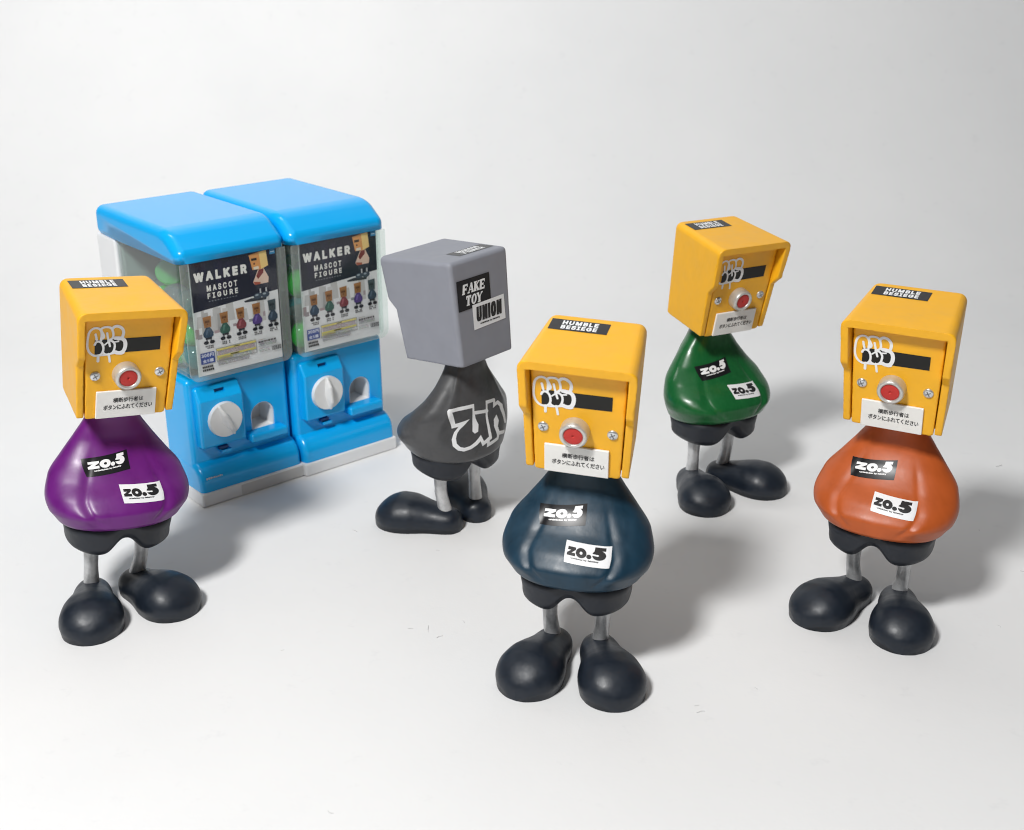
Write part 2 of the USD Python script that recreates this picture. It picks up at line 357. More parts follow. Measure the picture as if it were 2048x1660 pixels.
# artwork shared by the figures
GRAF=[([(-5.73,63.0),(-5.64,64.45),(-6.09,65.61),(-6.98,65.84),(-7.88,65.26),(-8.29,63.76),(-8.35,62.21),(-8.08,61.0),(-7.45,60.15),(-6.54,59.76),(-5.64,60.0),(-5.19,60.9),(-5.28,61.92),(-5.64,62.6),(-6.04,62.85),(-6.9,62.21)],.46),([(-5.46,63.45),(-5.55,64.87),(-5.73,65.56),(-4.76,65.95),(-3.87,65.71),(-3.41,64.76),(-3.49,63.42),(-3.85,63.16)],.46),([(-4.29,62.89),(-3.4,62.71),(-2.94,61.95),(-2.98,61.12),(-3.38,60.22),(-4.1,59.91),(-4.82,60.01),(-5.18,60.38)],.44),([(-3.51,65.56),(-2.8,66.01),(-2.0,65.77),(-1.37,64.95),(-1.36,64.03),(-1.62,63.38),(-2.6,63.34)],.6),([(-2.87,63.41),(-1.98,63.33),(-1.17,62.93),(-0.85,62.15),(-0.88,61.22),(-1.31,60.32),(-2.12,60.1),(-2.75,60.32)],.78),([(-6.81,64.49),(-6.54,63.29)],.46),([(-4.57,64.6),(-4.3,63.3),(-3.88,61.71)],.44),([(-4.92,62.08),(-4.2,62.7)],.33),([(-3.04,62.56),(-2.24,62.67)],.33),([(-6.13,59.82),(-6.13,58.56)],.54),([(-4.1,60.01),(-3.87,58.9),(-3.77,58.28)],.46),([(-6.45,59.77),(-4.64,59.83),(-3.74,59.96),(-2.84,60.1),(-1.67,59.85),(-1.04,60.05)],.36)]
def soft(pts):
    pts = np.array(pts)
    if len(pts) < 4: return pts
    s = np.r_[0, np.cumsum(np.linalg.norm(np.diff(pts, axis=0), axis=1))]
    from scipy.interpolate import CubicSpline
    return CubicSpline(s, pts)(np.linspace(0, s[-1], 5 * len(pts)))
GRAF_G = union_all([LineString(soft(p)).buffer(w / 2) for p, w in GRAF])
NOTICE = union_all([fit(text_geo('横断歩行者は', 140, 3, 'Noto Sans CJK Regular.woff2'), -2.85, 49.05, 3.35, 50.15), fit(text_geo('ボタンにふれてください', 140, 4, 'Noto Sans CJK Regular.woff2'), -4.75, 47.45, 5.3, 48.6)])
def heavy(txt, b=10): return text_geo(txt, 140, b, gap=2)
TOPTXT = union_all([fit(heavy('HUMBLE'), -6.15, -3.65, .75, -1.98), fit(heavy('BESIEGE'), -6.15, -5.55, .75, -3.9)])
def zo5():
    z = Polygon([(.075, .115), (.262, .115), (.262, .165), (.165, .238), (.255, .238), (.255, .305), (.055, .305), (.055, .25), (.150, .182), (.07, .182)])
    el = lambda x, y, a, b: affinity.scale(Point(x, y).buffer(1, 32), a, b)
    o = el(.388, .21, .122, .108).difference(el(.388, .21, .034, .032))
    dot = el(.562, .262, .054, .05)
    five = union_all([Polygon([(.685, .04), (.89, .04), (.885, .112), (.762, .112), (.752, .18), (.662, .18)]), el(.762, .21, .132, .108)])
    five = five.difference(union_all([Polygon([(.60, .178), (.722, .196), (.735, .23), (.60, .222)]), el(.732, .213, .030, .020)]))
    sub = affinity.scale(fit(text_geo('unisticker by faketoy', 48, 3), .15, .338, .77, .383), 1, -1)
    return union_all([z, o, dot, five, sub])
ZO5 = zo5()
CB = dict(TL=(-7.05, 35.9), TR=(1.95, 37.2), BR=(2.03, 33.65), BL=(-6.87, 32.73))
CW = dict(TL=(-1.2, 31.4), TR=(7.45, 30.85), BR=(7.65, 27.9), BL=(-.94, 28.55))
YS = dict(CB=dict(TL=-8.2, TR=-9.7, BR=-11.96, BL=-11.2), CW=dict(TL=-14.1, TR=-13.2, BR=-16.75, BL=-17.8))
def chest(cor, ys, off):
    A = {k: (math.atan2(cor[k][0], -(ys[k] - AX - float(PS((cor[k][1] - 22.2) / 23.8)))), cor[k][1]) for k in cor}
    def fn(V):
        s, t = V[:, 0:1], V[:, 1:2] / .49
        P = (1 - t) * ((1 - s) * np.array(A['TL']) + s * np.array(A['TR'])) + t * ((1 - s) * np.array(A['BL']) + s * np.array(A['BR']))
        return torso_p(P[:, 0], P[:, 1], off)
    return fn
def fit_top(m):
    v = m.vertices[(np.abs(m.vertices[:, 0]) < 7.5) & (m.vertices[:, 1] > -11) & (m.vertices[:, 1] < -.6)]
    v = v[v[:, 2] > 70.0]; return np.linalg.lstsq(np.c_[np.ones(len(v)), v[:, 1]], v[:, 2], rcond=None)[0]
TOPS = {False: fit_top(SHELL), True: fit_top(SOLID)}
def top_plane(V, off, grey): return np.stack([V[:, 0], V[:, 1], TOPS[grey][0] + TOPS[grey][1] * V[:, 1] + off], -1)

SERIF = {}
def serif_letters():
    w, t = .34, .19
    def sl(x, y, L=.42): return ([(x - L / 2, y), (x + L / 2, y)], .13)
    G = {'F': [([(.22, 0), (.22, 1)], w), ([(.1, .93), (.80, .93)], t), ([(.2, .5), (.62, .5)], t), ([(.78, .7), (.78, 1.0)], .12), ([(.62, .36), (.62, .64)], .1), sl(.22, .06, .5)],
         'A': [([(.12, .05), (.46, 1)], .13), ([(.46, 1), (.78, .05)], .28), ([(.2, .33), (.66, .33)], .12), sl(.12, .06, .36), sl(.78, .06, .44)],
         'K': [([(.22, 0), (.22, 1)], w), ([(.3, .45), (.74, .95)], .16), ([(.38, .55), (.76, .05)], .28), sl(.22, .06, .48), sl(.22, .94, .48), sl(.76, .94, .34), sl(.78, .06, .4)],
         'E': [([(.22, 0), (.22, 1)], w), ([(.1, .93), (.80, .93)], t), ([(.2, .5), (.60, .5)], t), ([(.1, .07), (.82, .07)], t), ([(.78, .7), (.78, 1.0)], .12), ([(.8, 0), (.8, .3)], .12), ([(.6, .37), (.6, .63)], .1)],
         'T': [([(.44, 0), (.44, 1)], w), ([(.04, .93), (.84, .93)], t), ([(.08, .68), (.08, 1)], .12), ([(.80, .68), (.80, 1)], .12), sl(.44, .06, .52)],
         'Y': [([(.12, .95), (.44, .42)], .28), ([(.78, .95), (.44, .42)], .14), ([(.44, 0), (.44, .5)], w), sl(.12, .94, .42), sl(.8, .94, .34), sl(.44, .06, .5)]}
    for k, v in G.items(): SERIF[k] = union_all([LineString(l).buffer(q / 2, cap_style='flat', join_style='mitre') for l, q in v])
    SERIF['O'] = affinity.scale(Point(.45, .5).buffer(1, 24), .44, .52).difference(affinity.scale(Point(.45, .5).buffer(1, 24), .15, .36))
serif_letters()
def union_word():
    w = .30; L = {'U': [[(.15, 1), (.15, .3), (.2, .16), (.33, .13), (.46, .16), (.51, .3), (.51, 1)]], 'N': [[(.15, 0), (.15, 1)], [(.51, 0), (.51, 1)], [(.15, .93), (.51, .07)]], 'I': [[(.15, 0), (.15, 1)]],
                  'O': [[(.33, .13), (.2, .17), (.15, .34), (.15, .66), (.2, .83), (.33, .87), (.46, .83), (.51, .66), (.51, .34), (.46, .17), (.33, .13)]]}
    x, G = 0, []
    for c in 'UNION':
        G.append(affinity.translate(union_all([LineString(l).buffer(w / 2, cap_style='flat', join_style='mitre' if c == 'N' else 'round') for l in L[c]]).intersection(sbox(-.1, 0, 1, 1)), x, 0)); x += .36 if c == 'I' else .72
    return affinity.skew(union_all(G), xs=6)
def serif_word(wd):
    g = union_all([affinity.translate(SERIF[c], i * .93, 0) for i, c in enumerate(wd)])
    return affinity.skew(g, xs=12, origin=(0, 0))

UNL = [[(118.7, 35.01), (163.0, 34.88), (166.5, 32.11), (167.6, 29.68), (167.4, 28.76), (169.5, 28.42), (173.2, 28.54), (175.2, 29.69), (170.0, 31.22), (166.2, 32.99), (204.1, 32.3)], [(118.7, 35.01), (132.2, 30.85), (149.0, 31.09), (141.6, 30.17), (138.6, 29.23), (138.3, 27.78), (140.6, 26.37), (146.1, 25.27), (152.2, 24.82), (160.8, 25.02), (169.5, 25.69), (177.3, 26.53), (179.9, 25.03), (193.4, 25.83), (197.6, 29.36), (202.7, 32.35), (204.6, 34.65), (225.5, 34.41)], [(225.5, 34.41), (222.6, 32.96), (231.0, 33.32), (234.3, 32.09), (233.6, 30.02), (231, 27.2)], [(188.4, 25.35), (188.3, 24.22), (206.3, 24.7), (208.3, 25.66), (208.9, 27.83), (213.3, 29.12), (217.8, 29.5), (217.1, 28.84), (211.1, 27.68), (209.8, 25.87), (222.7, 25.14)]]

FIGS = dict(
 navy=dict(p=(14.67, 61.31, -13.98), h=(-.001, .022, .025), ho=(-.05, .5, -.25), l=(-.004, .013), f=(-.165, .035), body='navy_vinyl', shade='navy blue'),
 purple=dict(p=(-92.51, 85.13, 30.07), h=(.04, -.029, .01), ho=(-.18, -1.05, .95), l=(.022, .101), f=(-.124, .022), body='purple_vinyl', shade='purple'),
 orange=dict(p=(84.03, 81.88, -29.42), h=(.027, -.001, -.001), l=(.012, .003), f=(.011, -.061), body='orange_vinyl', shade='orange'),
 green=dict(p=(50.2, 145.82, 27.78), h=(.002, .029, .013), l=(-.02, -.003), f=(-.042, .149), body='green_vinyl', shade='dark green'),
 grey=dict(p=(-9.2, 113.75, -137.72), h=(.095, .003, .019), l=(-.028, .009), f=(0, .184), body='charcoal_vinyl', shade='charcoal'))
LABELS = dict(
 navy='toy figure with yellow push-button box head and navy blue body, nearest to the camera',
 purple='toy figure with yellow push-button box head and purple body, in front of the machines',
 orange='toy figure with yellow push-button box head and orange body, at the right',
 green='toy figure with yellow push-button box head and dark green body, standing furthest back',
 grey='toy figure with plain grey box head and charcoal body, its back turned')
CEN = np.array([0, -9.0, 0]); NECK = np.array([0, 0, 40.0]); PIV = np.array([0, -11.0, 0])
def make_figure(key):
    d = FIGS[key]; yaw = math.radians(d['p'][2]); grey = key == 'grey'
    loc = np.array([d['p'][0], d['p'][1], 0]) + rot(yaw) @ CEN
    t = thing('toy_figure', LABELS[key], 'toy figure', loc, yaw, None)
    L = rx(d['l'][0]) @ ry(d['l'][1]); Hm = rot(d['h'][0]) @ rx(d['h'][1]) @ ry(d['h'][2])
    def body(m): return trimesh.Trimesh((m.vertices - PIV) @ L.T + PIV - CEN, m.faces, process=False)
    def head(m): return body(trimesh.Trimesh((m.vertices - NECK) @ Hm.T + NECK + np.array(d.get('ho', (0, 0, 0))), m.faces, process=False))
    hp = 'grey_paint' if grey else 'yellow_paint'
    if grey:
        part(t, 'head', head(SOLID), hp, 50)
        back = lambda V, off: np.stack([-V[:, 0], (BT[0] + (BB[0] - BT[0]) * (BT[1] - V[:, 1]) / (BT[1] - BB[1])) + off, V[:, 1]], -1)
        # the two stickers on its back: the drawing's x runs to the viewer's right
        s = part(t, 'square_sticker', head(flat(Polygon([(-8.1, 67.6), (2.6, 67.6), (2.6, 60.55), (-8.1, 60.55)]), lambda V: back(V, .05))), 'sticker_black', False)
        g = union_all([fit(serif_word('FAKE'), -6.7, 64.15, 1.1, 66.55), fit(serif_word('TOY'), -5.5, 61.4, .1, 63.75)])
        part(s, 'lettering', head(flat(g, lambda V: back(V, .08))), 'print_white', False)
        s = part(t, 'oblong_sticker', head(flat(Polygon([(-3.75, 61.2), (6.9, 61.4), (6.9, 55.5), (-3.75, 55.3)]), lambda V: back(V, .10))), 'sticker_white', False)
        g = union_all([fit(union_word(), -2.7, 57.0, 6.0, 60.5), fit(text_geo('unisticker by faketoy', 48, 3), -1.6, 56.1, 5.0, 56.6)])
        part(s, 'lettering', head(flat(g, lambda V: back(V, .13))), 'print_black', False)
    else:
        part(t, 'head_shell', head(SHELL), hp, 50)
        pn = part(t, 'front_panel', head(PANEL), hp, 50)
        part(pn, 'display_bar', head(flat(Polygon([(-6.9, 63.2), (6.35, 63.25), (6.3, 60.25), (-6.85, 60.05)]), lambda V: on_panel(V, .05))), 'bar_black', False)
        part(pn, 'graffiti', head(flat(GRAF_G, lambda V: on_panel(V, .09))), 'print_white', False)
        n = part(t, 'notice_plate', head(plate(-6.27, 6.05, 45.55, 51.7, .02, .55)), 'plate_white', 30)
        part(n, 'lettering', head(flat(NOTICE, lambda V: on_panel(V, .585))), 'print_black', False)
        b = part(t, 'push_button', head(lathe_on(-.45, 55.3, [(2.78, -.3), (2.76, .2), (2.74, 1.6), (2.66, 2.15), (2.5, 2.46), (2.25, 2.55), (1.98, 2.46), (1.84, 2.25), (1.81, 1.9)])), 'button_silver', 50)
        part(b, 'button_cap', head(lathe_on(-.45, 55.3, [(1.82, 1.8), (1.80, 2.22), (1.5, 2.31), (1.0, 2.33), (.38, 2.33), (.26, 2.28), (.16, 2.12), (.02, 2.08)])), 'button_red', 50)
        for sx in (-6.56, 6.56):
            sc = part(pn, 'screw', head(lathe_on(sx, 55.2, [(1.06, -.1), (1.04, .14), (.93, .3), (.65, .42), (.35, .46), (.01, .47)], 24)), 'screw_silver', 60)
        a = .5
        slots = [strokes([[(sx + .58 * math.cos(q), 55.2 + .58 * math.sin(q)), (sx - .58 * math.cos(q), 55.2 - .58 * math.sin(q))] for q in (a, a + math.pi / 2)], .2) for sx in (-6.56, 6.56)]
        for g in slots: part(pn, 'screw_slot', head(flat(g, lambda V: on_panel(V, .485))), 'screw_slot', False)
    s = part(t, 'top_sticker', head(flat(Polygon([(-8.42, -1.45), (2.9, -1.55), (2.8, -6.1), (-8.45, -6.0)]), lambda V: top_plane(V, .06, grey), 2)), 'sticker_black', False)
    part(s, 'lettering', head(flat(TOPTXT, lambda V: top_plane(V, .10, grey))), 'print_white', False)
    part(t, 'torso', body(TORSO), d['body'], True)
    if grey:
        k = .19
        g = [LineString([(a * k, z) for a, z in l]).buffer(.46, join_style='mitre') for l in UNL]
        for dr in ([(167.5, 31.5), (167.6, 29.7), (167.4, 28.8), (169.5, 28.4), (173.2, 28.5), (175.2, 29.7), (170, 31.2)], [(211.5, 28.7), (213.8, 29.25), (217.8, 29.5), (217.8, 29), (211.75, 27.95), (209, 26.9)]):
            g.append(Polygon([(a * k, z) for a, z in dr]).buffer(.05))
        g = union_all(g)
        part(t, 'outline_lettering', body(flat(g, lambda V: torso_p(np.radians(V[:, 0] / .19), V[:, 1], .05), .5)), 'print_white', True)
    else:
        rect = Polygon([(0, 0), (1, 0), (1, .49), (0, .49)])
        s = part(t, 'chest_sticker', body(flat(rect, chest(CB, YS['CB'], .05), .05)), 'sticker_black', True, label='black sticker with white lettering high on the chest')
        part(s, 'lettering', body(flat(ZO5, chest(CB, YS['CB'], .085), .05)), 'print_white', True)
        s = part(t, 'chest_sticker', body(flat(rect, chest(CW, YS['CW'], .05), .05)), 'sticker_white', True, label='white sticker with black lettering low on the chest')
        part(s, 'lettering', body(flat(ZO5, chest(CW, YS['CW'], .085), .05)), 'print_black', True)
    part(t, 'shorts', body(SHORTS), 'shorts_vinyl', 60)
    for i, sg in enumerate((-1, 1)):
        A = np.array([sg * 4.9, -5.5, 4.2]); B = (np.array([sg * 5.5, -6.9, 15.5]) - PIV) @ L.T + PIV
        k = np.linspace(0, 1, 9)[:, None]; pts = A + (B - A) * k + np.array([sg * .25, -.55, 0]) * np.sin(np.pi * k)
        part(t, 'leg', trimesh.Trimesh((m := tube(pts, 1.62 + .12 * np.cos(np.linspace(0, 6, 9)), 20)).vertices - CEN, m.faces, process=False), 'silver_paint', 40)
        ph = .36 + d['f'][i]
        part(t, 'shoe', trimesh.Trimesh(SHOE.vertices @ rot(sg * ph).T + np.array([sg * 4.9, -5.5, .03]) - CEN, SHOE.faces, process=False), 'shoe_vinyl', True)
for k in ('navy', 'purple', 'orange', 'green', 'grey'): make_figure(k)

# ---------------------------------------------------------------- capsule machines
PW, PH = 24.4, 29.5
def poster_layers():
    """(shape, colour) in poster units: x 0..1, y 0..1.21 downwards"""
    rng = random.Random(3); L = []
    box_ = lambda x0, y0, x1, y1: sbox(x0, y0, x1, y1)
    def tx(s, x0, y0, x1, y1, b=3, gap=3, size=56, font='Inter.woff2'):
        return affinity.scale(fit(text_geo(s, size, b, font, gap), x0, -y1, x1, -y0), 1, -1, origin=(0, 0))
    L.append((box_(0, 0, 1, 1.21), lin(226, 226, 224)))
    for i in range(16):                                                          # pale street photo behind the little figures
        x0 = rng.uniform(0, .95); w = rng.uniform(.02, .09); y0 = rng.uniform(.44, .6); y1 = rng.uniform(.66, .78); g = rng.randint(165, 212)
        L.append((Polygon([(x0, y0), (x0 + w, y0), (min(1, x0 + w * 1.2), y1), (x0 - .01, y1)]).intersection(box_(0, 0, 1, 1.2)), lin(g, g, g)))
    for x0, y0, w, h in ((0, .70, .05, .1), (.03, .76, .05, .05), (.22, .75, .06, .03), (.28, .72, .02, .05), (.63, .71, .05, .03), (.8, .66, .03, .05), (.44, .72, .04, .03)):
        L.append((box_(x0, y0, x0 + w, y0 + h), lin(150 + rng.randint(0, 30), 156, 160)))
    L.append((Polygon([(0, 0), (1, 0), (1, .452), (0, .52)]), lin(30, 34, 52)))
    for i in range(9):
        x0 = rng.uniform(0, .9); L.append((box_(x0, rng.uniform(.0, .1), x0 + .05, rng.uniform(.2, .42)), lin(33 + rng.randint(0, 8), 38, 60)))
    L.append((tx('WALKER', .045, .113, .652, .212, 5, 8), lin(240, 240, 236)))
    L.append((tx('MASCOT', .178, .262, .528, .325, 3, 14), lin(236, 236, 232)))
    L.append((tx('FIGURE', .180, .345, .530, .402, 3, 16), lin(236, 236, 232)))
    for i in range(10): L.append((box_(.19 + i * .034, .427, .19 + i * .034 + .016, .434), lin(150, 155, 165)))
    L.append((box_(.93, .006, .995, .06), lin(60, 140, 190)))
    L.append((box_(.94, .03, .985, .04), lin(190, 220, 235)))
    # large printed figure
    L.append((Polygon([(.59, .505), (.68, .49), (.86, .51), (.85, .535), (.6, .522)]), lin(58, 62, 70)))
    L.append((Polygon([(.684, .03), (.803, .012), (.82, .2), (.716, .192)]), lin(225, 160, 95)))
    L.append((Polygon([(.803, .012), (.889, .008), (.905, .172), (.82, .2)]), lin(243, 212, 140)))
    L.append((box_(.71, .07, .775, .096), lin(50, 42, 36)))
    L.append((Point(.742, .13).buffer(.011, 8), lin(110, 60, 40))); L.append((Polygon([(.728, .165), (.79, .16), (.795, .19), (.733, .194)]), lin(232, 222, 205)))
    L.append((Polygon([(.78, .2), (.85, .196), (.9, .298), (.892, .355), (.733, .357), (.712, .325)]), lin(228, 200, 182)))
    L.append((Polygon([(.79, .2), (.845, .198), (.842, .24), (.775, .3), (.755, .265)]), lin(126, 42, 44)))
    L.append((Polygon([(.716, .32), (.80, .335), (.80, .357), (.733, .357)]), lin(176, 92, 72)))
    L.append((Polygon([(.738, .357), (.892, .355), (.885, .415), (.84, .40), (.745, .412)]), lin(52, 56, 70)))
    for q in (.79, .86): L.append((box_(q - .009, .405, q + .009, .455), lin(200, 202, 205)))
    for q in (.755, .845): L.append((affinity.scale(Point(q, .478).buffer(1, 12), .05, .032), lin(70, 82, 96))); L.append((affinity.scale(Point(q - .01, .468).buffer(1, 8), .02, .010), lin(165, 178, 188)))
    heads = [(.149, .640), (.343, .631), (.533, .621), (.724, .610), (.912, .606)]
    tc = [lin(52, 74, 96), lin(56, 98, 88), lin(132, 66, 74), lin(86, 66, 132), lin(58, 74, 92)]
    for i, (hx, hy) in enumerate(heads):
        hc = lin(168, 118, 72) if i < 4 else lin(72, 86, 92); dk = lin(104, 66, 40) if i < 4 else lin(40, 50, 56)
        L.append((Polygon([(hx - .05, hy - .055), (hx + .045, hy - .06), (hx + .04, hy + .06), (hx - .038, hy + .06)]), hc))
        L.append((Polygon([(hx - .036, hy - .03), (hx + .032, hy - .03), (hx + .03, hy + .055), (hx - .03, hy + .055)]), tuple(c * .8 for c in hc)))
        L.append((box_(hx - .028, hy - .014, hx + .026, hy + .01), dk)); L.append((Point(hx, hy + .025).buffer(.008, 6), dk))
        ty = hy + .118
        L.append((Polygon([(hx - .02, ty - .06), (hx + .024, ty - .06), (hx + .06, ty + .0), (hx + .056, ty + .035), (hx + .03, ty + .056), (hx - .03, ty + .056), (hx - .056, ty + .035), (hx - .058, ty)]), tc[i]))
        L.append((Polygon([(hx - .015, ty - .04), (hx + .008, ty - .04), (hx - .012, ty + .02), (hx - .03, ty + .02)]), tuple(min(1, c * 1.7 + .03) for c in tc[i])))
        L.append((box_(hx - .036, ty + .05, hx + .036, ty + .07), lin(46, 48, 58)))
        for q in (-.022, .024):
            L.append((box_(hx + q - .007, ty + .066, hx + q + .007, ty + .09), lin(90, 92, 98)))
            L.append((affinity.scale(Point(hx + q * 1.5, ty + .102).buffer(1, 8), .029, .019), lin(34, 36, 44)))
        for r_, y in enumerate((ty + .135, ty + .155)):
            n = 5
            for k in range(n):
                if rng.random() < .88: L.append((box_(hx - .045 + k * .019, y, hx - .045 + k * .019 + .013, y + .012), lin(60, 58, 60)))
    # price box and small print
    L.append((box_(.035, .962, .195, 1.083).buffer(.0), lin(58, 80, 152)))
    L.append((tx('300円', .045, .972, .185, 1.012, 2, 2, 56, 'Noto Sans CJK Regular.woff2'), lin(226, 230, 240)))
    L.append((tx('全5種', .055, 1.032, .178, 1.07, 2, 2, 56, 'Noto Sans CJK Regular.woff2'), lin(214, 220, 236)))
    for y, w in ((1.105, .11), (1.14, .125)):
        k = .045
        while k < .045 + w:
            q = rng.uniform(.012, .022); L.append((box_(k, y, k + q, y + .022), lin(34, 34, 36))); k += q + .004
    frame = box_(.215, .945, .69, 1.092).difference(box_(.220, .950, .685, 1.087)); L.append((frame, lin(128, 128, 120)))
    L.append((box_(.222, .952, .683, .972), lin(222, 208, 120))); L.append((box_(.222, 1.026, .683, 1.046), lin(216, 206, 118))); L.append((box_(.222, 1.05, .40, 1.07), lin(224, 216, 140)))
    L.append((box_(.42, .956, .49, .968), lin(90, 84, 60))); L.append((box_(.38, 1.03, .48, 1.042), lin(70, 66, 52)))
    def lines(x0, y0, x1, y1, n, col, frac=.55):
        h = (y1 - y0) / n
        for i in range(n):
            k = x0
            while k < x1 - .01:
                q = rng.uniform(.01, .035); L.append((box_(k, y0 + i * h, min(x1, k + q), y0 + i * h + h * frac), tuple(c * rng.uniform(.75, 1.3) for c in col))); k += q + rng.uniform(.003, .009)
    lines(.235, .978, .67, 1.022, 4, lin(160, 134, 142)); lines(.235, 1.052, .66, 1.084, 3, lin(150, 150, 148)); lines(.225, 1.10, .60, 1.135, 3, lin(120, 120, 120))
    lines(.71, .955, .80, .965, 1, lin(150, 150, 150)); lines(.71, .972, .93, .995, 1, lin(82, 82, 84), .9); lines(.71, 1.0, .93, 1.036, 3, lin(136, 136, 136)); lines(.71, 1.055, .84, 1.10, 3, lin(150, 150, 150), .4)
    k = .868
    while k < .985:
        q = rng.uniform(.003, .010); L.append((box_(k, 1.055, k + q, 1.104), lin(52, 52, 54))); k += q + rng.uniform(.003, .008)
    return L
def poster_mesh():
    V, F, C, n = [], [], [], 0
    for i, (g, c) in enumerate(poster_layers()):
        if i == 0: continue
        try: v, f = tri(g)
        except Exception: continue
        V.append(np.stack([-PW / 2 + v[:, 0] * PW, np.full(len(v), -15.46 - .0011 * i), 64.7 - v[:, 1] * PH / 1.21], -1)); F.append(f[:, ::-1] + n); C.append(np.tile(c, (len(v), 1))); n += len(v)
    return trimesh.Trimesh(np.vstack(V), np.vstack(F), process=False), np.vstack(C)
POSTER = poster_mesh()
def rounded_prism(prof, x0, x1, r):
    return m3.Manifold.batch_hull([ball((x, y, z), r, 20) for x in (x0 + r, x1 - r) for y, z in prof])
def machine_parts():
    out = {}
    arc = [(-6.5 - 7.1 * math.sin(a), 62.6 + 7.3 * math.cos(a)) for a in np.linspace(0, math.pi / 2, 15)]
    lid = rounded_prism(arc + [(28.7, 69.9), (28.7, 66.4), (-13.6, 66.4)], -15.1, 15.1, 2.4)
    out['lid'] = lid.trim_by_plane([0, 0, 1], 64.75)
    out['hopper'] = (rbox(-14.6, 14.6, -15.2, 20.2, 34.4, 70, 1.6, 24) - rbox(-13.9, 13.9, -14.5, 19.6, 35.1, 71, 1.2, 20)).trim_by_plane([0, 0, -1], -64.7)
    cv = m3.Manifold.batch_hull([m3.Manifold.cylinder(.55, 2.4, 2.4, 40).rotate([90, 0, 0]).translate([x, -15.72, z]) for x in (-12.35, 12.35) for z in (36.6, 68)])
    cv = cv.trim_by_plane([0, 0, -1], -64.7); inn = cube(-12.35, 12.35, -20, -10, 35.15, 70)
    out['cover'], out['rim'] = cv ^ inn, cv - inn
    out['back'] = rbox(-14.9, 14.9, 20.3, 31.4, 3.85, 64.7, .8)
    out['rear_body'] = rbox(-14.2, 14.2, 2.25, 20.2, 3.85, 34.1, .8)
    out['base'] = rbox(-15.4, 15.4, -17.2, 31.4, 0.02, 3.8, .5)
    body = rounded_prism([(-11.0, 32.3), (0.5, 32.3), (0.5, 5.5), (-11.4, 5.5)], -14.9, 14.9, 1.5).trim_by_plane([0, 0, 1], 3.84)
    bul = rounded_prism([(-15.3, 3.2)] + [(-11.6 - 3.6 * math.cos(a), 6.0 + 3.7 * math.sin(a)) for a in np.linspace(0, math.pi / 2, 9)] + [(-6, 9.7), (-6, 3.2)], -15.1, 15.1, 1.5).trim_by_plane([0, 0, 1], 3.84)
    blk = rounded_prism([(-13.0, 30.7), (-14.7, 28.0), (-14.7, 15.9), (-10, 15.4), (-10, 31)], -13.1, -.25, .75)
    tray = rbox(1.0, 12.1, -16.0, -9, 13.2, 15.7, .7)
    arch = [(2.85, 15.3)] + [(10.0, 15.3)] + [(6.45 + 3.6 * math.cos(a), 19.4 + 3.6 * math.sin(a)) for a in np.linspace(0, math.pi, 22)]
    hole = prism_y(arch, -30, -4.0)
    if hole.volume() < 1: hole = prism_y(arch[::-1], -30, -4.0)
    body = body + bul + blk
    body = body - hole - cube(-7.9, -5.0, -18, -12.4, 29.5, 30.5) - cube(-7.6, -4.7, -18, -13.2, 13.4, 14.2)
    slot = cube(-7.3, -4.5, -14.6, -12, 12.6, 13.3)
    out['body'] = (body + tray + slot)
    inner = prism_y([(6.45 + (x - 6.45) * .985, 15.35 + (z - 15.3) * .98) for x, z in arch], -12.3, -4.1)
    hol = prism_y([(6.45 + (x - 6.45) * .88, 15.75 + (z - 15.3) * .90) for x, z in arch], -13, -5.2)
    if inner.volume() < 1:
        inner = prism_y([(6.45 + (x - 6.45) * .985, 15.35 + (z - 15.3) * .98) for x, z in arch][::-1], -12.3, -4.1); hol = prism_y([(6.45 + (x - 6.45) * .88, 15.75 + (z - 15.3) * .90) for x, z in arch][::-1], -13, -5.2)
    out['chute'] = inner - hol
    return out
MP = machine_parts()
def dial_mesh():
    d = m3.Manifold.cylinder(1.3, 4.75, 4.6, 56).rotate([90, 0, 0]).translate([0, -15.3, 0])
    g = m3.Manifold.batch_hull([ball((0, -16.9, 4.15), .42, 14), ball((0, -16.9, -4.3), .42, 14), ball((0, -17.7, 2.0), .7, 16), ball((0, -17.7, -2.2), .7, 16), ball((-.55, -16.4, 0), .75, 16), ball((.55, -16.4, 0), .75, 16), ball((0, -16.4, 4.4), .3, 10), ball((0, -16.4, -4.6), .3, 10)])
    return d, g
